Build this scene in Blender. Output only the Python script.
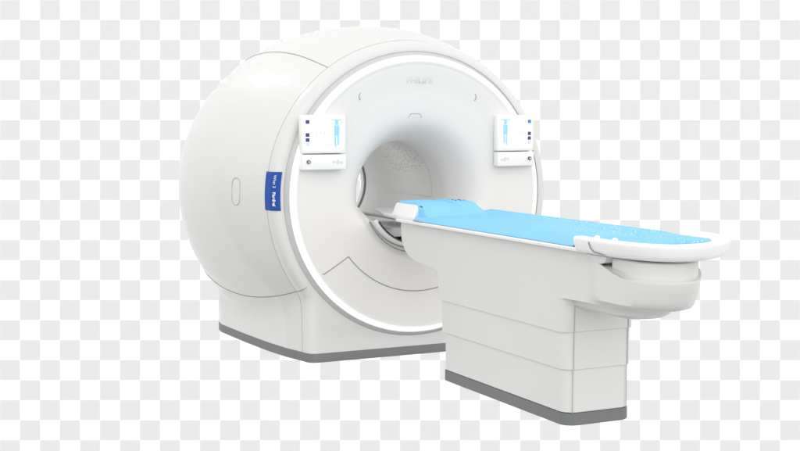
import bpy, bmesh, math, random
from mathutils import Vector, Matrix
random.seed(7)
PI = math.pi
S = bpy.context.scene
for o in list(bpy.data.objects): bpy.data.objects.remove(o)
C = S.collection

# ------------------------------------------------------------------ camera
F_PX, YAW, PITCH = 1323.83, 0.4530, 0.08369
CAM = Vector((-3.9997, -7.9249, 1.6250))
fw = Vector((math.sin(YAW)*math.cos(PITCH), math.cos(YAW)*math.cos(PITCH), -math.sin(PITCH)))
rt = Vector((math.cos(YAW), -math.sin(YAW), 0)); up = rt.cross(fw)
cd = bpy.data.cameras.new("camera"); cam = bpy.data.objects.new("camera", cd); C.objects.link(cam)
ROT = Matrix((rt, up, -fw)).transposed()
cam.matrix_world = Matrix.Translation(CAM) @ ROT.to_4x4()
cd.sensor_width = 36; cd.lens = 36*F_PX/800; cd.clip_end = 200
S.camera = cam

# ------------------------------------------------------------------ studio light
W = bpy.data.worlds.new("World"); S.world = W; W.use_nodes = True
nt = W.node_tree; nt.nodes.clear()
tc = nt.nodes.new("ShaderNodeTexCoord"); sep = nt.nodes.new("ShaderNodeSeparateXYZ")
nt.links.new(tc.outputs['Generated'], sep.inputs[0])
mr = nt.nodes.new("ShaderNodeMapRange"); mr.inputs[1].default_value = -1; mr.inputs[2].default_value = 1
nt.links.new(sep.outputs[2], mr.inputs[0])
cr = nt.nodes.new("ShaderNodeValToRGB"); e = cr.color_ramp.elements
e[0].position = 0.0; e[0].color = (.13, .13, .13, 1)
e[1].position = 1.0; e[1].color = (.58, .58, .58, 1)
m = e.new(.46); m.color = (.40, .40, .395, 1); m = e.new(.62); m.color = (.80, .80, .795, 1)
nt.links.new(mr.outputs[0], cr.inputs[0])
# studio is brighter in front of and to the right of the scanner
dp = nt.nodes.new("ShaderNodeVectorMath"); dp.operation = 'DOT_PRODUCT'; dp.inputs[1].default_value = (-.10, -.99, .0)
nt.links.new(tc.outputs['Generated'], dp.inputs[0])
ml = nt.nodes.new("ShaderNodeMath"); ml.operation = 'MULTIPLY_ADD'; ml.inputs[1].default_value = .57; ml.inputs[2].default_value = 1.93
nt.links.new(dp.outputs['Value'], ml.inputs[0])
bg = nt.nodes.new("ShaderNodeBackground"); nt.links.new(ml.outputs[0], bg.inputs[1])
wo = nt.nodes.new("ShaderNodeOutputWorld")
nt.links.new(cr.outputs[0], bg.inputs[0]); nt.links.new(bg.outputs[0], wo.inputs[0])

def area(name, loc, target, size, power, col=(1, 1, 1)):
    l = bpy.data.lights.new(name, 'AREA'); l.shape = 'SQUARE'; l.size = size; l.energy = power; l.color = col
    o = bpy.data.objects.new(name, l); C.objects.link(o); o.location = loc
    o.rotation_euler = (Vector(target)-Vector(loc)).to_track_quat('-Z', 'Y').to_euler()
    return o
area('ceiling_lamp', (-1.87, 3.72, 4.09), (-.887, .553, 1.844), .17, 9)
area('ceiling_lamp', (-2.19, 2.84, 4.66), (-.813, .354, 1.847), .17, 9)
area('bore_fill_lamp', (0, .85, 1.425), (0, .85, .8), .22, .8)  # unseen lamp, added to brighten the inside of the bore

S.view_settings.view_transform = 'Standard'; S.view_settings.look = 'None'
S.view_settings.exposure = 0; S.view_settings.gamma = 1
S.render.engine = 'CYCLES'

# ------------------------------------------------------------------ materials
def mat(name, col, rough=.4, coat=0., emit=None, spec=.5, var=.02, bump=0.):
    M = bpy.data.materials.new(name); M.use_nodes = True
    n = M.node_tree; b = n.nodes['Principled BSDF']
    b.inputs['Roughness'].default_value = rough
    b.inputs['Coat Weight'].default_value = coat
    b.inputs['Coat Roughness'].default_value = .095
    b.inputs['Specular IOR Level'].default_value = spec
    t = n.nodes.new("ShaderNodeTexCoord")
    nz = n.nodes.new("ShaderNodeTexNoise"); nz.inputs['Scale'].default_value = 3.5; nz.inputs['Detail'].default_value = 6
    n.links.new(t.outputs['Object'], nz.inputs[0])
    mx = n.nodes.new("ShaderNodeMix"); mx.data_type = 'RGBA'
    mx.inputs[6].default_value = tuple(min(1, c*(1-var)) for c in col)+(1,)
    mx.inputs[7].default_value = tuple(min(1, c*(1+var)) for c in col)+(1,)
    n.links.new(nz.outputs[0], mx.inputs[0]); n.links.new(mx.outputs[2], b.inputs['Base Color'])
    if bump:
        n2 = n.nodes.new("ShaderNodeTexNoise"); n2.inputs['Scale'].default_value = 160
        n.links.new(t.outputs['Object'], n2.inputs[0])
        bp = n.nodes.new("ShaderNodeBump"); bp.inputs['Strength'].default_value = bump; bp.inputs['Distance'].default_value = .002
        n.links.new(n2.outputs[0], bp.inputs['Height']); n.links.new(bp.outputs[0], b.inputs['Normal'])
    if emit:
        b.inputs['Emission Color'].default_value = tuple(emit[:3])+(1,); b.inputs['Emission Strength'].default_value = emit[3]
    return M
M_white = mat('white_gloss_plastic', (.675, .677, .667), .45, .8, spec=.3)
M_table = mat('white_table_plastic', (.685, .685, .677), .42, .15)
M_face = mat('white_satin_plastic', (.775, .763, .747), .42, .1)
M_bright = mat('bright_white_plastic', (.86, .86, .86), .35, .2)
def ring_mat():
    M = mat('lit_ring', (.76, .757, .75), .4)
    n = M.node_tree; b = n.nodes['Principled BSDF']
    t = n.nodes.new("ShaderNodeTexCoord"); vs = n.nodes.new("ShaderNodeVectorMath"); vs.operation = 'SUBTRACT'; vs.inputs[1].default_value = (0, 0, 1.0885)
    n.links.new(t.outputs['Object'], vs.inputs[0])
    mu = n.nodes.new("ShaderNodeVectorMath"); mu.operation = 'MULTIPLY'; mu.inputs[1].default_value = (1, 0, 1); n.links.new(vs.outputs[0], mu.inputs[0])
    ln = n.nodes.new("ShaderNodeVectorMath"); ln.operation = 'LENGTH'; n.links.new(mu.outputs[0], ln.inputs[0])
    m = n.nodes.new("ShaderNodeMapRange"); m.interpolation_type = 'SMOOTHSTEP'
    m.inputs[1].default_value = .880; m.inputs[2].default_value = .908; m.inputs[3].default_value = 0; m.inputs[4].default_value = .50
    n.links.new(ln.outputs['Value'], m.inputs[0])
    b.inputs['Emission Color'].default_value = (1, 1, 1, 1); n.links.new(m.outputs[0], b.inputs['Emission Strength'])
    return M
M_ring = ring_mat()
M_rim = mat('grey_rim', (.56, .56, .555), .45, var=.05)
M_trim = mat('dark_grey_trim', (.17, .175, .175), .55, var=.08, bump=.2)
M_seam = mat('seam_shadow_gap', (.27, .27, .27), .7, spec=.1)
M_seamf = mat('fine_seam', (.42, .42, .42), .7, spec=.1)
M_dark = mat('dark_gap', (.05, .05, .05), .7)
M_bore = mat('bore_liner', (.74, .74, .73), .5, bump=.2)
def liner_mat():
    """bore liner with a patch of fine speaker perforations"""
    M = mat('perforated_bore_liner', (.74, .74, .73), .5, bump=.2)
    n = M.node_tree; b = n.nodes['Principled BSDF']; old = b.inputs['Base Color'].links[0].from_socket
    def mth(op, a, c=None, d=None):
        q = n.nodes.new("ShaderNodeMath"); q.operation = op
        for k, v in enumerate((a, c, d)):
            if v is None: continue
            if isinstance(v, (int, float)): q.inputs[k].default_value = v
            else: n.links.new(v, q.inputs[k])
        return q.outputs[0]
    t = n.nodes.new("ShaderNodeTexCoord"); sp = n.nodes.new("ShaderNodeSeparateXYZ"); n.links.new(t.outputs['Object'], sp.inputs[0])
    ang = mth('ARCTAN2', mth('SUBTRACT', sp.outputs[2], 1.0885), sp.outputs[0])
    cb = n.nodes.new("ShaderNodeCombineXYZ"); n.links.new(sp.outputs[1], cb.inputs[0]); n.links.new(mth('MULTIPLY', ang, .351), cb.inputs[1])
    v = n.nodes.new("ShaderNodeTexVoronoi"); v.voronoi_dimensions = '2D'; v.inputs['Scale'].default_value = 30; v.inputs['Randomness'].default_value = 1.0
    n.links.new(cb.outputs[0], v.inputs['Vector'])
    dot = mth('LESS_THAN', v.outputs['Distance'], .17)
    ey = mth('DIVIDE', mth('SUBTRACT', sp.outputs[1], .80), .34)
    ea = mth('DIVIDE', mth('SUBTRACT', mth('ADD', ang, mth('MULTIPLY', mth('SUBTRACT', sp.outputs[1], .8), .35)), .70), .36)
    msk = mth('LESS_THAN', mth('ADD', mth('MULTIPLY', ey, ey), mth('MULTIPLY', ea, ea)), 1.0)
    mx = n.nodes.new("ShaderNodeMix"); mx.data_type = 'RGBA'; mx.inputs[7].default_value = (.40, .40, .40, 1)
    n.links.new(old, mx.inputs[6]); n.links.new(mth('MULTIPLY', dot, msk), mx.inputs[0]); n.links.new(mx.outputs[2], b.inputs['Base Color'])
    return M
M_liner = liner_mat()
M_blueplate = mat('blue_plate', (.012, .072, .36), .5, spec=.25)
M_lett = mat('white_lettering', (.85, .88, .92), .5)
M_emb = mat('embossed_lettering', (.685, .685, .678), .5)
M_screen = mat('screen_glow', (.5, .5, .5), .25, emit=(1, 1, 1, .62))
M_navy = mat('icon_navy', (.03, .06, .22), .3)
M_blue = mat('icon_blue', (.03, .25, .65), .3)
M_cyan = mat('screen_cyan', (.25, .55, .75), .3, emit=(.42, .68, .85, .22))
M_lgrey = mat('screen_grey', (.5, .52, .54), .3, emit=(.6, .6, .62, .2))
M_pgrey = mat('screen_pale_grey', (.6, .62, .64), .3, emit=(.6, .6, .64, .2))
M_knob = mat('dark_knob', (.10, .10, .11), .3)
M_metal = mat('grey_metal', (.42, .41, .40), .35)

def mattress_mat():
    M = mat('blue_mattress', (.255, .585, .86), .75, spec=.08, var=.01)
    n = M.node_tree; b = n.nodes['Principled BSDF']; old = b.inputs['Base Color'].links[0].from_socket
    t = n.nodes.new("ShaderNodeTexCoord")
    v = n.nodes.new("ShaderNodeTexVoronoi"); v.inputs['Scale'].default_value = 58; v.inputs['Randomness'].default_value = .8
    n.links.new(t.outputs['Object'], v.inputs['Vector'])
    lt = n.nodes.new("ShaderNodeMath"); lt.operation = 'LESS_THAN'; lt.inputs[1].default_value = .27
    n.links.new(v.outputs['Distance'], lt.inputs[0])
    s = n.nodes.new("ShaderNodeSeparateXYZ"); n.links.new(t.outputs['Object'], s.inputs[0])
    a = n.nodes.new("ShaderNodeMapRange"); a.inputs[1].default_value = -.9; a.inputs[2].default_value = -1.7
    n.links.new(s.outputs[1], a.inputs[0])
    a2 = n.nodes.new("ShaderNodeMapRange"); a2.inputs[1].default_value = -.14; a2.inputs[2].default_value = .08
    n.links.new(s.outputs[0], a2.inputs[0])
    p = n.nodes.new("ShaderNodeMath"); p.operation = 'MULTIPLY'; n.links.new(a.outputs[0], p.inputs[0]); n.links.new(a2.outputs[0], p.inputs[1])
    q = n.nodes.new("ShaderNodeMath"); q.operation = 'MULTIPLY'; n.links.new(p.outputs[0], q.inputs[0]); n.links.new(lt.outputs[0], q.inputs[1])
    mx = n.nodes.new("ShaderNodeMix"); mx.data_type = 'RGBA'; mx.inputs[7].default_value = (.58, .84, 1, 1)
    n.links.new(old, mx.inputs[6]); n.links.new(q.outputs[0], mx.inputs[0]); n.links.new(mx.outputs[2], b.inputs['Base Color'])
    return M
M_mattress = mattress_mat()

def checker_mat(cell, offx, offy):
    M = bpy.data.materials.new('checker_backdrop'); M.use_nodes = True
    n = M.node_tree; b = n.nodes['Principled BSDF']; b.inputs['Roughness'].default_value = 1; b.inputs['Specular IOR Level'].default_value = 0
    t = n.nodes.new("ShaderNodeTexCoord"); mp = n.nodes.new("ShaderNodeMapping")
    mp.inputs['Location'].default_value = (offx, offy, .5); mp.inputs['Scale'].default_value = (1/cell, 1/cell, 0)
    n.links.new(t.outputs['Object'], mp.inputs[0])
    ck = n.nodes.new("ShaderNodeTexChecker"); ck.inputs['Scale'].default_value = 1
    ck.inputs['Color1'].default_value = (.99, .99, .99, 1); ck.inputs['Color2'].default_value = (.712, .712, .712, 1)
    n.links.new(mp.outputs[0], ck.inputs[0]); n.links.new(ck.outputs[0], b.inputs['Base Color'])
    return M

# ------------------------------------------------------------------ mesh helpers
def finish(name, bm, material, parent=None, smooth=True, angle=38, loc=None):
    bmesh.ops.recalc_face_normals(bm, faces=bm.faces)
    if smooth:
        for f in bm.faces: f.smooth = True
        for ed in bm.edges:
            if len(ed.link_faces) == 2 and ed.calc_face_angle(0) > math.radians(angle): ed.smooth = False
    me = bpy.data.meshes.new(name); bm.to_mesh(me); bm.free()
    me.materials.append(material)
    o = bpy.data.objects.new(name, me); C.objects.link(o)
    if parent: o.parent = parent
    return o

def loft(bm, rings, closed=True, cap0=False, cap1=False):
    vs = [[bm.verts.new(p) for p in r] for r in rings]
    n = len(rings[0])
    for a, b in zip(vs, vs[1:]):
        for i in range(n if closed else n-1):
            j = (i+1) % n
            try: bm.faces.new((a[i], a[j], b[j], b[i]))
            except ValueError: pass
    if cap0: bm.faces.new(vs[0][::-1])
    if cap1: bm.faces.new(vs[-1])
    return vs

def box(bm, x0, x1, y0, y1, z0, z1, bev=0, seg=3):
    r = bmesh.ops.create_cube(bm, size=1)
    for v in r['verts']:
        v.co = Vector(((x0+x1)/2+v.co.x*(x1-x0), (y0+y1)/2+v.co.y*(y1-y0), (z0+z1)/2+v.co.z*(z1-z0)))
    if bev:
        ed = list({e for v in r['verts'] for e in v.link_edges})
        bmesh.ops.bevel(bm, geom=ed, offset=bev, segments=seg, profile=.5, affect='EDGES')

def tube(bm, pts, r, n=8, cap=True):
    pts = [Vector(p) for p in pts]; rings = []
    for i, p in enumerate(pts):
        t = (pts[min(i+1, len(pts)-1)]-pts[max(i-1, 0)]).normalized()
        a = t.cross(Vector((.31, .17, .93))).normalized(); b = t.cross(a)
        rings.append([p+r*(math.cos(k*2*PI/n)*a+math.sin(k*2*PI/n)*b) for k in range(n)])
    loft(bm, rings, True, cap, cap)

def lathe(bm, prof, zc, a0=0, a1=2*PI, n=256):
    full = abs(a1-a0-2*PI) < 1e-6
    rings = []
    for k in range(n if full else n+1):
        a = a0+(a1-a0)*k/n
        rings.append([(r*math.cos(a), y, zc+r*math.sin(a)) for r, y in prof])
    if full: rings.append(rings[0])
    loft(bm, rings, closed=False)
    bmesh.ops.remove_doubles(bm, verts=bm.verts, dist=1e-6)

def rrect(x0, x1, y0, y1, rb, rf, n=10, rbr=None):
    """plan outline: back (y1) corners radius rb, front (y0) corners radius rf"""
    rb = min(rb, (x1-x0)/2-1e-4); rf = min(rf, (x1-x0)/2-1e-4)
    P = []
    for cx, cy, r, a in ((x1-rb, y1-rb, rb, 0), (x0+rb, y1-rb, rb, PI/2), (x0+rf, y0+rf, rf, PI), (x1-rf, y0+rf, rf, 1.5*PI)):
        for k in range(n+1):
            t = a+PI/2*k/n; P.append((cx+r*math.cos(t), cy+r*math.sin(t)))
    return P

def interp(tab, x):
    if x <= tab[0][0]: return tab[0][1]
    for (a, p), (b, q) in zip(tab, tab[1:]):
        if x <= b: return p+(q-p)*(x-a)/(b-a)
    return tab[-1][1]
def sstep(a, b, x):
    t = max(0, min(1, (x-a)/(b-a))); return t*t*(3-2*t)
def smooth_tab(tab, x):
    # Catmull-Rom through a table
    if x <= tab[0][0]: return tab[0][1]
    if x >= tab[-1][0]: return tab[-1][1]
    for i in range(len(tab)-1):
        if x <= tab[i+1][0]:
            x1, p1 = tab[i]; x2, p2 = tab[i+1]
            x0, p0 = tab[max(i-1, 0)]; x3, p3 = tab[min(i+2, len(tab)-1)]
            h = x2-x1; t = (x-x1)/h
            m1 = (p2-p0)/(x2-x0)*h if x2 != x0 else 0; m2 = (p3-p1)/(x3-x1)*h if x3 != x1 else 0
            return (2*t**3-3*t*t+1)*p1+(t**3-2*t*t+t)*m1+(-2*t**3+3*t*t)*p2+(t**3-t*t)*m2

def empty(name, loc, label, cat):
    o = bpy.data.objects.new(name, None); C.objects.link(o); o.location = loc
    o['label'] = label; o['category'] = cat
    o.empty_display_size = .2
    return o
def text_mesh(name, body, size, material, parent, M, extr=.001, bold=0.):
    cu = bpy.data.curves.new(name+'_curve', 'FONT'); cu.body = body; cu.size = size; cu.extrude = extr; cu.offset = bold
    cu.align_x = 'CENTER'; cu.align_y = 'CENTER'
    to = bpy.data.objects.new('tmp_text', cu); C.objects.link(to)
    bpy.context.view_layer.update()
    me = bpy.data.meshes.new_from_object(to.evaluated_get(bpy.context.evaluated_depsgraph_get()))
    bpy.data.objects.remove(to); me.name = name; me.materials.clear(); me.materials.append(material)
    me.transform(M)
    o = bpy.data.objects.new(name, me); C.objects.link(o); o.parent = parent
    return o

# ------------------------------------------------------------------ backdrop
D = 18.0
cell = 20*D/F_PX
bm = bmesh.new(); box(bm, -20, 20, -14, 14, -.04, 0)
bd = finish('backdrop', bm, None, smooth=False)
bd.data.materials.clear(); bd.data.materials.append(checker_mat(cell, 0, -.27))
bd.matrix_world = Matrix.Translation(CAM+fw*D) @ ROT.to_4x4()
bd['kind'] = 'structure'

# ------------------------------------------------------------------ scanner
ZC = 1.0885
scanner = empty('mri_scanner', (0, .8, 0), 'large white drum shaped scanner with round open bore and glowing white front ring', 'mri scanner')
OFF = Vector((0, .8, 0))
class Grp: pass
def part(name, bm, material, parent, **k):
    o = finish(name, bm, material, parent, **k)
    root = parent
    while root.parent: root = root.parent
    if root is parent: o.matrix_parent_inverse = Matrix.Translation(-root.location)
    return o

RV = [(.14, 1.034), (.22, 1.060), (.35, 1.100), (.5, 1.135), (.7, 1.158), (.9, 1.170), (1.1, 1.172), (1.3, 1.160), (1.5, 1.125), (1.62, 1.075), (1.70, .99), (1.74, .88)]
FR = [(.035, .968), (.0365, .985), (.044, 1.003), (.058, 1.017), (.080, 1.027), (.108, 1.032), (.14, 1.034)]
SX = [(.14, 1.0), (.5, 1.030), (.9, 1.062), (1.2, 1.078), (1.74, 1.085)]
HX = [(.035, .715), (.0365, .735), (.044, .753), (.058, .770), (.080, .781), (.108, .787), (.14, .792), (.32, .832), (.6, .865), (1.0, .888), (1.5, .902), (1.62, .88), (1.74, .80)]
def rvert(y): return interp(FR, y) if y < .14 else smooth_tab(RV, y)
def rbody(y, a):
    R = rvert(y); s = smooth_tab(SX, y); c, sn = math.cos(a), math.sin(a)
    rb = 1/math.sqrt((c/(R*s))**2+(sn/R)**2)
    if sn >= 0: return rb
    hx = interp(HX, y)
    t = min(hx/max(abs(c), 1e-6), ZC/max(abs(sn), 1e-6))
    k = (.045*sstep(.05, .45, -sn)*sstep(.03, .3, y)+.02*sstep(.05, .4, -sn))*(1-sstep(.66, .80, -sn))
    r = .5*(rb+t+math.sqrt((rb-t)**2+k*k))
    if r*abs(sn) > ZC: r = ZC/abs(sn)
    return r
def bpt(y, a, d=0.):
    r = rbody(y, a)+d; return Vector((r*math.cos(a), y, ZC+r*math.sin(a)))
ys = [y for y, _ in FR]+[.16, .19, .22]+[.22+.04*i for i in range(1, 35)]
ys = sorted(set([round(y, 4) for y in ys if y <= 1.6]+[1.62, 1.64, 1.66, 1.68, 1.70, 1.72, 1.74]))
N = 480
bm = bmesh.new(); rings = []
for y in ys:
    hx = interp(HX, y); ac = [math.atan2(-ZC, hx), math.atan2(-ZC, -hx)]
    ring = []
    for k in range(N):
        a = -PI+2*PI*k/N
        for q in ac:
            if abs(a-q) <= PI/N: a = q
        ring.append(bpt(y, a))
    rings.append(ring)
inner = [(.957*math.cos(-PI+2*PI*k/N), .036, ZC+.957*math.sin(-PI+2*PI*k/N)) for k in range(N)]
rear = [(.40*math.cos(-PI+2*PI*k/N), 1.75, ZC+.40*math.sin(-PI+2*PI*k/N)) for k in range(N)]
loft(bm, [inner]+rings+[rear])
part('cover', bm, M_white, scanner, angle=50)

# dark grey skirting round the foot
bm = bmesh.new(); rb_, rt_ = [], []
path = []
yy = [.035, .0365, .044, .058, .080, .108, .14, .2, .32, .45, .6, .8, 1.0, 1.2, 1.4, 1.5, 1.62, 1.68, 1.74]
path = [(-interp(HX, y)-.003, y-.003*(y < .1)) for y in yy[::-1]]+[(interp(HX, y)+.003, y-.003*(y < .1)) for y in yy]
rings = []
h_ = .060
cxm = [Vector((x, y)) for x, y in path]
for z in (0.0, h_-.003, h_):
    rings.append([(p.x*(1 if z < h_ else .997), p.y+(0 if z < h_ else .002), z) for p in cxm])
loft(bm, rings)
bm.faces.new([bm.verts.new((p.x, p.y, 0.0005)) for p in cxm])
part('base_trim', bm, M_trim, scanner)

# rim, glowing ring and face
bm = bmesh.new(); lathe(bm, [(.927, .003), (.931, .004), (.945, .030), (.958, .040)], ZC, n=360)
part('front_rim', bm, M_rim, scanner)
bm = bmesh.new(); lathe(bm, [(.868, -.018*sstep(.655, .89, .868)+.004), (.880, -.0165), (.892, -.0180), (.904, -.018), (.915, -.014), (.923, -.006), (.928, .003)], ZC, n=360)
part('light_ring', bm, M_ring, scanner)

def face_y(r, a):
    """depth of the front face at radius r, angle a: funnel above, flat lower apron"""
    deg = math.degrees(a) % 360
    flat = sstep(187, 209, deg)*(1-sstep(331, 353, deg))
    t = max(0, min(1, (.655-r)/(.655-.365)))
    fun = .004+.24*(.09*t+.91*t**4.8)
    low = .004+.05*t**4+.035*sstep(.45, .37, r)
    return (fun*(1-flat)+low*flat)-.018*sstep(.655, .89, r)
bm = bmesh.new(); rings = []
rr = [.868, .86, .84, .80, .75, .70, .67, .655, .645]+[.645-.01*i for i in range(1, 29)]
NA = 360
for r in rr:
    rings.append([(r*math.cos(2*PI*k/NA), face_y(r, 2*PI*k/NA), ZC+r*math.sin(2*PI*k/NA)) for k in range(NA)])
for r, y in ((.361, .262), (.357, .29), (.355, .33)):
    rings.append([(r*math.cos(2*PI*k/NA), y, ZC+r*math.sin(2*PI*k/NA)) for k in range(NA)])
loft(bm, rings)
part('face_panel', bm, M_face, scanner, angle=60)
bm = bmesh.new(); lathe(bm, [(.355, .33), (.354, .9), (.354, 1.55), (.354, 1.70), (.358, 1.74), (.40, 1.752)], ZC, n=180)
bore = part('bore_tube', bm, M_bore, scanner)
bm = bmesh.new(); lathe(bm, [(.353, 1.635), (.347, 1.64), (.347, 1.665), (.353, 1.67)], ZC, n=160)
part('rear_collar', bm, M_trim, scanner)
# upper liner arch, slightly proud, inside the bore
bm = bmesh.new(); lathe(bm, [(.3535, .50), (.351, .53), (.351, 1.25), (.354, 1.252)], ZC, a0=math.radians(-8), a1=math.radians(188), n=100)
part('inner_liner', bm, M_liner, scanner)
# table bed in the bore with two rails
bm = bmesh.new()
box(bm, -.262, .262, .10, 1.56, .80, .862, .008)
part('bore_bed', bm, M_bore, scanner)
bm = bmesh.new()
for x in (-.19, .19):
    box(bm, x-.018, x+.018, .06, 1.5, .8625, .878, .004)
part('bed_rails', bm, M_metal, scanner)
# docking recess below the bore: curved lips
bm = bmesh.new()
def arc(r, y, a0, a1, n=40, zc=ZC): return [(r*math.cos(math.radians(a0+(a1-a0)*k/n)), y, zc+r*math.sin(math.radians(a0+(a1-a0)*k/n))) for k in range(n+1)]
tube(bm, arc(.392, .003+.03, 206, 334, 60), .004)
part('recess_lip', bm, M_seam, scanner)
bm = bmesh.new()
lathe(bm, [(.362, .10), (.362, .055), (.352, .040), (.335, .040), (.325, .055), (.322, .16)], ZC, a0=math.radians(208), a1=math.radians(332), n=60)
part('docking_guide', bm, M_bright, scanner)
bm = bmesh.new()
tube(bm, arc(.330, .036, 212, 328, 50), .006)
part('docking_slot', bm, M_dark, scanner)

# panel seams
def seam(name, pts, r, material): 
    b = bmesh.new(); tube(b, pts, r); return part(name, b, material, scanner)
ca = math.atan2(-ZC, .792)
pts = []
a0 = math.atan2(.058-ZC, -.792)
a = a0-2*PI if a0 > 0 else a0      # lower left, going clockwise over the top
steps = 400
start = a0+2*PI if a0 < 0 else a0   # about 232 deg
end = -(start-PI)                    # mirror on the right
for k in range(steps+1):
    pts.append(bpt(.14, start+(end-start)*k/steps))
seam('cover_seam', pts, .0023, M_seamf)
def body_line(d, y0, y1, n=60, drift=0):
    return [bpt(y0+(y1-y0)*k/n, math.radians(d+drift*k/n)) for k in range(n+1)]
def trace(tab, y0, y1, n=120):
    return [bpt(y0+(y1-y0)*k/n, math.radians(smooth_tab(tab, y0+(y1-y0)*k/n))) for k in range(n+1)]
seam('side_seam', trace([(.0, 216.0), (.15, 216.8), (.45, 216.8), (.77, 216.4), (1.03, 214.8), (1.6, 210)], .038, 1.6), .0028, M_seam)
seam('side_seam', trace([(.0, 125.4), (.15, 125.4), (.5, 125.4), (.82, 125.2), (1.15, 126.0), (1.6, 128.5)], .14, 1.6), .0028, M_seam)
# apron seam on the face
def fpt(r, d):
    a = math.radians(d); return (r*math.cos(a), face_y(r, a)+.0004, ZC+r*math.sin(a))
seam('apron_seam', [fpt(.925-.275*k/20, 215.0+(217.4-215.0)*k/20) if .925-.275*k/20 < .868 else fpt(.867, 215) for k in range(21)] +
     [fpt(.65, 217.4+(322.6-217.4)*k/80) for k in range(81)]+[fpt(.65+.215*k/20, 322.6+2.4*k/20) for k in range(21)], .0032, M_seam)

# slot handle on the left side cover
bm = bmesh.new(); L = []
def side_pt(y, z):
    a = PI+.0
    for _ in range(12):
        r = rbody(y, a); a = PI-math.asin((z-ZC)/r)
    return bpt(y, a, .001)
cy, cz, hw, hh = .424, 1.117, .040, .090
for k in range(48):
    t = 2*PI*k/48; yy_ = cy+hw*math.cos(t); zz_ = cz+hh*(1 if math.sin(t) > 0 else -1)*.0+hw*math.sin(t)+(hh-hw)*(1 if math.sin(t) >= 0 else -1)
    L.append(side_pt(yy_, zz_))
tube(bm, L+[L[0]], .0022, cap=False)
part('side_slot', bm, M_seamf, scanner)

# blue name plate on the front cover ring, bent to the cover
PP = [(.150, 0), (.140, 0), (.108, 0), (.080, 0), (.058, 0), (.044, 0), (.038, 0)]
def cover_pt(t, z, d):
    """t 0..1 across the front cover ring, from the seam to the rim"""
    s0 = 1.037-(1.037-.974)*t
    y = .15-.010*min(1, t/.08) if t < .08 else interp([(.974, .036), (.985, .0375), (1.003, .044), (1.017, .058), (1.027, .080), (1.032, .108), (1.0345, .14)], 1.0345-(1.0345-.974)*(t-.08)/.92)
    a = PI
    for _ in range(12):
        r = rbody(y, a); a = PI-math.asin((z-ZC)/r)
    r = rbody(y, a)+d*min(1, 2*(1-t)+.35)
    return Vector((r*math.cos(a), y-d*sstep(.15, .6, t), ZC+r*math.sin(a)))
bm = bmesh.new(); rings = []
for k in range(25):
    z = 1.257-.248*k/24
    rings.append([cover_pt(j/20, z, .0035) for j in range(21)])
loft(bm, rings, closed=False)
plate = part('name_plate', bm, M_blueplate, scanner)
# give it thickness
sol = plate.modifiers.new('thickness', 'SOLIDIFY'); sol.thickness = .004; sol.offset = 0
def plate_text(body, size, zmid, bold, name, tmid=.52):
    # the writing runs downwards with the letters turned clockwise, bent to the cover
    P = text_mesh(name, body, size, M_lett, plate, Matrix.Identity(4), .0005, bold)
    for v in P.data.vertices:
        v.co = cover_pt(tmid+v.co.y/.098, zmid-v.co.x, .0068+v.co.z)
    return P
plate_text('What 3', .027, 1.196, .0, 'lettering', .42)
plate_text('BlueSeal', .027, 1.083, .0010, 'lettering', .42)

# embossed logo above the bore
Mx = Matrix.Translation((.002, face_y(.76, PI/2)-.0025, 1.853)) @ Matrix.Rotation(PI/2, 4, 'X')
lg = text_mesh('logo_lettering', 'PHILIPS', .060, M_emb, scanner, Mx, .001, .0006)
lg.matrix_parent_inverse = Matrix.Translation(-scanner.location)
# small laser window tab above the bore
bm = bmesh.new()
yb = face_y(.535, PI/2)
q = [(-.048, 1.603), (-.036, 1.628), (.036, 1.628), (.048, 1.603)]
def yw(z): return face_y(z-ZC, PI/2)
loft(bm, [[(x-.02, yw(z)-.0015, z) for x, z in q], [(x-.02, yb+.03, z) for x, z in q]], True, True, True)
part('laser_window', bm, M_face, scanner)
bm = bmesh.new(); tube(bm, [(-.068, yw(1.603)-.001, 1.603), (-.056, yw(1.629)-.001, 1.629), (.016, yw(1.629)-.001, 1.629), (.028, yw(1.603)-.001, 1.603)], .0026)
part('window_edge', bm, M_seamf, scanner)
for sx in (-1, 1):
    bm = bmesh.new(); cx = -.44 if sx < 0 else .428; zz = 1.742
    r_ = math.hypot(cx, zz-ZC); yf = face_y(r_, math.atan2(zz-ZC, cx))
    tube(bm, [(cx+sx*(-.010+.012*math.cos(t))*(1), yf, zz+.022*math.sin(t)) for t in [-1.4+.28*i for i in range(11)]], .0035)
    part('laser_port', bm, M_seamf, scanner)

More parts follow.
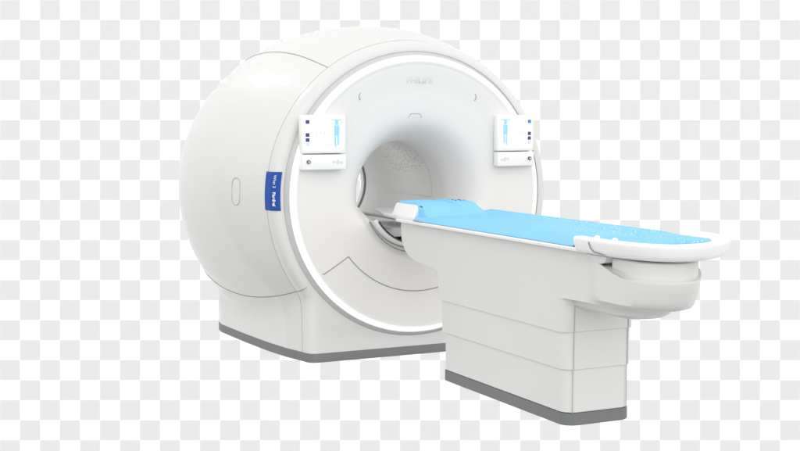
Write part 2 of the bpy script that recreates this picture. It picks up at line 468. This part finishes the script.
# control panels
def control_panel(x0, x1, mirror):
    zt, zm, zb = 1.622, 1.372, 1.268
    yf = -.052
    bm = bmesh.new(); box(bm, x0, x1, yf, .0, zm+.003, zt, .010)
    pn = part('control_panel', bm, M_bright, scanner)
    def sub(name, b, m):
        o = finish(name, b, m, pn); return o
    def X(u): return x0+(x1-x0)*(u if not mirror else 1-u)
    def rect(b, u0, u1, z0, z1, y, th=.002):
        a, c = sorted((X(u0), X(u1))); box(b, a, c, y-th, y, z0, z1)
    b = bmesh.new(); box(b, x0+.001, x1-.001, yf-.010, .0, zb, zm-.004, .010); sub('lower_console', b, M_bright)
    b = bmesh.new(); rect(b, .05, .94, zm+.022, zt-.020, yf-.0005); sub('screen', b, M_screen)
    ye = yf-.003
    for z, m_ in ((zt-.045, M_navy if not mirror else M_blue), (zt-.128, M_navy), (zt-.160, M_navy), (zt-.190, M_pgrey)):
        b = bmesh.new(); a, c = sorted((X(.09), X(.175))); box(b, a, c, ye-.001, ye, z-.012, z+.012, .0)
        sub('icon', b, m_)
    # patient figure on the screen
    b = bmesh.new(); rect(b, .66, .90, zt-.036, zt-.029, ye, .001); rect(b, .745, .825, zt-.065, zt-.036, ye, .001)
    rect(b, .725, .845, zt-.135, zt-.067, ye, .001); rect(b, .735, .775, zt-.205, zt-.137, ye, .001); rect(b, .795, .835, zt-.195, zt-.137, ye, .001)
    sub('patient_figure', b, M_cyan)
    for i in range(4):
        b = bmesh.new(); rect(b, .25+.085*i, .265+.085*i, zt-.128, zt-.108, ye, .001); sub('screen_mark', b, M_lgrey)
    for u in (.23, .40, .56, .64):
        b = bmesh.new(); rect(b, u, u+.022, zt-.198, zt-.190, ye, .001); sub('screen_mark', b, M_lgrey)
    for u0, u1, z in ((.24, .34, .042), (.25, .36, .071), (.47, .58, .05), (.45, .88, .018), (.25, .52, .163), (.27, .40, .150), (.55, .63, .155), (.58, .64, .125), (.24, .30, .095)):
        b = bmesh.new(); rect(b, u0, u1, zt-z-.003-.004, zt-z-.004, ye, .001); sub('text_line', b, M_pgrey)
    # knob and key pad on the console
    def disc(b, u, z, r, y, d):
        g = bmesh.ops.create_cone(b, cap_ends=True, segments=24, radius1=r, radius2=r*.9, depth=d)
        bmesh.ops.transform(b, verts=g['verts'], matrix=Matrix.Translation((X(u), y, z)) @ Matrix.Rotation(PI/2, 4, 'X'))
    b = bmesh.new(); disc(b, .14, 1.322, .013, yf-.014, .012); k = sub('knob', b, M_knob)
    b = bmesh.new(); disc(b, .14, 1.322, .0055, yf-.021, .004); sub('knob_cap', b, M_lett)
    for u, z, r in ((.80, 1.320, .014), (.71, 1.322, .009), (.885, 1.316, .009)):
        b = bmesh.new(); disc(b, u, z, r, yf-.0105, .004); sub('key', b, M_emb)
    return pn
control_panel(-.866, -.556, False)
control_panel(.572, .866, True)

# ------------------------------------------------------------------ patient table
table = empty('patient_table', (-.03, -1.5, 0), 'white patient table docked in front of the bore on a stepped pedestal with grey skirting', 'patient table')
XL, XR = -.262, .190
def rings_rect(bm, spec, cap=True, n=10):
    """spec: list of (z, x0, x1, y0, y1, rb, rf)"""
    rings = [[(x, y, z) for x, y in rrect(x0, x1, y0, y1, rb, rf, n)] for z, x0, x1, y0, y1, rb, rf in spec]
    loft(bm, rings, True, cap, cap)
# pedestal sections
def section(name, z0, z1, g, y0, y1, m_=M_table):
    bm = bmesh.new(); e_ = .004
    rings_rect(bm, [(z0, XL+g+e_, XR-g-e_, y0+e_, y1-e_, .03, .07), (z0+e_, XL+g, XR-g, y0, y1, .03, .07),
                    (z1-.001, XL+g, XR-g, y0, y1, .03, .07)])
    return part(name, bm, m_, table)
section('pedestal_trim', 0.0, .066, .0155, -2.192, -.822, M_trim)
lo = section('pedestal_section', .0665, .302, .018, -2.189, -.825)
mi = section('pedestal_section', .295, .502, .009, -2.195, -.795)
def vline(name, x, y, z0, z1, r=.0022, m_=M_seamf):
    b = bmesh.new(); tube(b, [(x, y, z0), (x, y, z1)], r); part(name, b, m_, table)
for x in (-.205, .135):
    vline('pedestal_seam', x, -2.1893, .067, .295); vline('pedestal_seam', x, -2.1955, .302, .495)

# upper housing: pedestal head and long beam in one shell
spec = [ # z, ybak, yfront, rf
 (.4955, -.764, -2.196, .066), (.499, -.760, -2.200, .07), (.60, -.758, -2.200, .07), (.650, -.755, -2.203, .07), (.668, -.745, -2.215, .08),
 (.676, -.725, -2.30, .12), (.680, -.68, -2.50, .18), (.684, -.62, -2.80, .21), (.690, -.52, -2.90, .22), (.700, -.42, -2.935, .222), (.716, -.345, -2.950, .224), (.745, -.29, -2.965, .225),
 (.780, -.255, -2.972, .225), (.81, -.235, -2.979, .225), (.85, -.225, -2.986, .225), (.89, -.222, -2.991, .225), (.920, -.222, -2.996, .225), (.928, -.224, -2.995, .225), (.931, -.228, -2.990, .225)]
def slant(x, y): return 2.0*max(0, x+.16)**2*sstep(-2.25, -2.95, y)
def ztop(x, y): return .931-.088*sstep(-2.38, -2.80, y)*(1-.75*sstep(-.02, .22, x))
bm = bmesh.new(); rings = []
for z, yb_, yf_, rf in spec:
    P = rrect(XL, XR, yf_, yb_, .03 if z < .7 else .05, rf, 16)
    # subdivide long sides
    Q = []
    for i, p in enumerate(P):
        q = P[(i+1) % len(P)]; d = math.hypot(q[0]-p[0], q[1]-p[1]); Q.append(p)
        if abs(p[0]-q[0]) < 1e-3 and (i+1) % 17 == 0:
            for k in range(1, 60): Q.append((p[0]+(q[0]-p[0])*k/60, p[1]+(q[1]-p[1])*k/60))
    ring = []
    for x, y in Q:
        zz = z if z < .75 else .75+(z-.75)*(ztop(x, y+slant(x, y))-.75)/(.931-.75)
        fl = sstep(-2.38, -2.56, y)*sstep(.68, .72, z)
        xx = x+(-.040 if x < -.03 else .060)*fl*min(1, abs(x+.03)/.16)
        ring.append((xx, y+slant(xx, y), zz))
    rings.append(ring)
loft(bm, rings, True, True, True)
part('beam_housing', bm, M_table, table, angle=42)
# arch seam on the pedestal head front
bm = bmesh.new()
tube(bm, [(-.205, -2.2005, .50), (-.205, -2.2005, .655), (-.200, -2.203, .668), (-.188, -2.21, .677), (-.165, -2.225, .683)], .0024)
part('pedestal_seam', bm, M_seamf, table)
vline('pedestal_seam', .135, -2.2005, .50, .66)
# belly under the nose
bm = bmesh.new()
rings_rect(bm, [(.618, -.15, .02, -2.62, -2.0, .05, .08), (.626, -.19, .05, -2.68, -2.0, .05, .11), (.645, -.21, .07, -2.72, -2.0, .05, .12), (.70, -.22, .08, -2.74, -2.0, .05, .13)], n=12)
part('belly_cover', bm, M_table, table)
# nose block between bow and tray
bm = bmesh.new()
rings_rect(bm, [(.82, -.272, .205, -2.968, -2.60, .03, .20), (.924, -.270, .205, -2.970, -2.60, .03, .20), (.929, -.265, .200, -2.965, -2.605, .03, .20)], n=14)
for v in bm.verts: v.co.y += slant(v.co.x, v.co.y)
part('nose_block', bm, M_table, table)
bm = bmesh.new(); box(bm, -.252, -.12, -2.56, -2.42, .80, .918, .006)
part('latch_block', bm, M_metal, table)
bm = bmesh.new()
loft(bm, [[(x, -2.43, .935), (x, -2.62, .935), (x, -2.60, .905), (x, -2.57, .897), (x, -2.52, .905)] for x in (-.300, -.20)], True, True, True)
part('latch_lever', bm, M_table, table)

# long table top: thin white board with a lipped edge
bm = bmesh.new()
rings_rect(bm, [(.934, -.285, .285, -2.50, -.20, .08, .02), (.938, -.298, .298, -2.50, -.19, .09, .02), (.950, -.300, .300, -2.50, -.188, .09, .02), (.9545, -.297, .297, -2.50, -.19, .09, .02), (.956, -.29, .29, -2.50, -.195, .09, .02)])
part('table_board', bm, M_bright, table)
bm = bmesh.new(); box(bm, -.255, .20, -2.42, -.24, .928, .9345)  # dark slab: shadow line under the board, put into colour
part('board_gap_shade', bm, M_seam, table)
# tongue of the board reaching into the bore
bm = bmesh.new()
pl = [(-.24, -.25), (.24, -.25), (.22, .30), (.08, .66), (-.02, .66), (-.20, .12)]
loft(bm, [[(x*.97, y, .940) for x, y in pl], [(x, y, .946) for x, y in pl], [(x, y, .954) for x, y in pl], [(x*.97, y-.01, .958) for x, y in pl]], True, True, True)
part('board_tongue', bm, M_bright, table)

# foot tray: rounded basin with raised rim
TRAY = [(-.350, -2.40), (-.350, -2.50), (-.350, -2.60), (-.344, -2.70), (-.326, -2.80), (-.290, -2.90), (-.228, -2.985), (-.130, -3.035), (-.015, -3.025), (.110, -2.965), (.230, -2.88), (.325, -2.78), (.378, -2.67), (.398, -2.56), (.40, -2.48), (.40, -2.40)]
def tray_outline(g, n=6):
    L = []
    T = [TRAY[0]]+TRAY+[TRAY[-1]]
    for i in range(1, len(T)-2):
        p0, p1, p2, p3 = [Vector(q) for q in T[i-1:i+3]]
        for k in range(n):
            t = k/n
            L.append(.5*(2*p1+(p2-p0)*t+(2*p0-5*p1+4*p2-p3)*t*t+(3*p1-p0-3*p2+p3)*t**3))
    L.append(Vector(T[-1]))
    O = []
    for i, p in enumerate(L):
        d = (L[min(i+1, len(L)-1)]-L[max(i-1, 0)]).normalized(); nrm = Vector((-d.y, d.x))
        q = p+nrm*g
        if i in (0, len(L)-1): q.y = p.y-g*.15
        O.append((q.x, q.y))
    return O
bm = bmesh.new()
def tr(g, z, dz=0): return [(x, y, z) for x, y in tray_outline(g)]
TRS = [tr(.06, .940), tr(.036, .940), tr(.026, .942), tr(.016, .950), tr(.008, .97), tr(.003, .99), tr(.0, 1.006), tr(.0, 1.012), tr(.003, 1.018), tr(.008, 1.021), tr(.030, 1.0225), tr(.052, 1.022), tr(.060, 1.018), tr(.066, 1.006), tr(.074, .9985)]
vv = loft(bm, TRS, closed=False)
bm.faces.new([r[0] for r in vv]); bm.faces.new([r[-1] for r in vv])
bm.faces.new(vv[0]); bm.faces.new(vv[-1])
bm.faces.new([vv[0][0], vv[-1][0], vv[-1][-1], vv[0][-1]])
tray = part('foot_tray', bm, M_bright, table)
# tray split line and two little knobs
bm = bmesh.new(); tube(bm, [(-.3515, -2.535, 1.004), (-.3505, -2.55, .975), (-.344, -2.57, .957), (-.335, -2.62, .951), (-.318, -2.72, .950)], .003)
part('tray_seam', bm, M_seam, table)
for y in (-2.52, -2.67):
    bm = bmesh.new(); bmesh.ops.create_uvsphere(bm, u_segments=20, v_segments=12, radius=.012)
    for v in bm.verts: v.co = Vector((v.co.x*1.2-.29, v.co.y*1.4+y, v.co.z*.9+1.022))
    part('tray_catch', bm, M_bright, table)

# white head support at the bore end
bm = bmesh.new()
def hs(y, i, z1):
    return [(-.268+i, y, .9565), (-.276+i, y, .975), (-.268+i, y, 1.00), (-.248+i, y, z1-.006), (-.236+i, y, z1), (-.20, y, z1-.002), (.22, y, z1-.03), (.235, y, .985), (.235, y, .9565)]
loft(bm, [hs(-.135, .03, 1.030), hs(-.142, .010, 1.046), hs(-.16, 0, 1.052), hs(-.43, 0, 1.052), hs(-.452, .004, 1.048), hs(-.462, .012, 1.03)], True, True, True)
part('head_support', bm, M_bright, table, angle=25)
bm = bmesh.new(); box(bm, -.297, -.262, -.62, -.50, .9565, .966, .003)
part('strap_catch', bm, M_metal, table)

# ------------------------------------------------------------------ mattress and head pad
def tag(o, label, cat): o['label'] = label; o['category'] = cat
bm = bmesh.new()
rings = []
y_end = -2.93
ysl = [-.472, -.478, -.49]+[-.55-.06*i for i in range(0, 30)]+[-2.36, -2.38, -2.40, -2.42, -2.44]+[-2.47, -2.50, -2.56, -2.62, -2.68, -2.72, -2.745, -2.76, -2.768, -2.772]
in_l = [p for p in tray_outline(.078) if p[0] < -.12]; in_r = [p for p in tray_outline(.078) if p[0] >= -.12][::-1]
def side_x(L, y):
    L = sorted(L, key=lambda p: p[1])
    if y <= L[0][1]: return L[0][0]
    for (x0, y0), (x1, y1) in zip(L, L[1:]):
        if y <= y1: return x0+(x1-x0)*(y-y0)/(y1-y0+1e-9)
    return L[-1][0]
for y in ysl:
    if y > -2.42: wl, wr = -.285, .285
    else:
        k = sstep(-2.42, -2.46, y)
        wl = -.285+(side_x(in_l, y)+.285)*k; wr = min(.285, side_x(in_r, y))-.015*k
    if y < -2.70:
        c_ = .09*(1-math.sqrt(max(0, 1-min(1, (-y-2.70)/.0721)**2))); wl += c_; wr -= c_
    k = sstep(-2.32, -2.39, y)
    lift = .022*k; flat = k
    s0 = 1.0 if y < -.479 else .0
    w = wr-wl; dl = min(.055, w*.2); top = 1.006-.02*(1-s0)
    zb = .9585+.0405*k
    rings.append([(wl, y, zb), (wl+.002, y, zb+.0035), (wl+dl*.45, y, .976+lift*1.25), (wl+dl, y, .986+lift), (wl+w*.3, y, .988+lift), (wl+w*.5, y, .989+lift), (wl+w*.8, y, .993+lift*.95), (wr-.022*w/.57, y, top+.008-.004*k), (wr-.006*w/.57, y, top+.009-.006*k), (wr, y, top-.004*k), (wr, y, max(zb+.002, .975)), (wr, y, zb)])
loft(bm, rings, True, True, True)
mt = finish('mattress', bm, M_mattress, None, angle=30)
tag(mt, 'long pale blue mattress pad lying along the white patient table', 'mattress')
bm = bmesh.new(); rings = []
for x, z1, i in ((-.238, 1.030, .02), (-.236, 1.056, .01), (-.225, 1.068, 0), (-.05, 1.068, 0), (-.02, 1.066, 0), (-.005, 1.056, 0), (.022, 1.054, 0), (.032, 1.066, 0), (.045, 1.071, 0), (.160, 1.066, 0), (.175, 1.058, .0), (.202, 1.022, .0), (.214, 1.004, .01), (.220, .990, .02)):
    rings.append([(x, -.145-i, .990), (x, -.143-i, .6*z1+.4*.99), (x, -.160-i, z1-.003), (x, -.185-i, z1), (x, -.42+i, z1+.002), (x, -.46+i, z1-.004), (x, -.52+i, .6*z1+.4*.99), (x, -.575+i, .993), (x, -.60+i, .983), (x, -.60+i, .975)])
loft(bm, rings, True, True, True)
hp = finish('head_pad', bm, M_mattress, None, angle=50)
tag(hp, 'raised pale blue head pad with dark specks, on the white head support by the bore', 'cushion')
# dark specks printed on the pad
for i in range(20):
    x = .045+.10*random.random(); y = -.30-.15*random.random()
    b = bmesh.new(); bmesh.ops.create_cone(b, cap_ends=True, segments=8, radius1=.0045+.002*random.random(), radius2=.0035, depth=.003, matrix=Matrix.Translation((x, y, 1.0695+.0035*(-.2-y)/.2)))
    finish('printed_speck', b, M_navy, hp)
b = bmesh.new(); tube(b, [(-.232, -.478, 1.045), (-.225, -.495, 1.042), (-.228, -.512, 1.028), (-.232, -.520, 1.020)], .005)
finish('printed_speck', b, M_navy, hp)
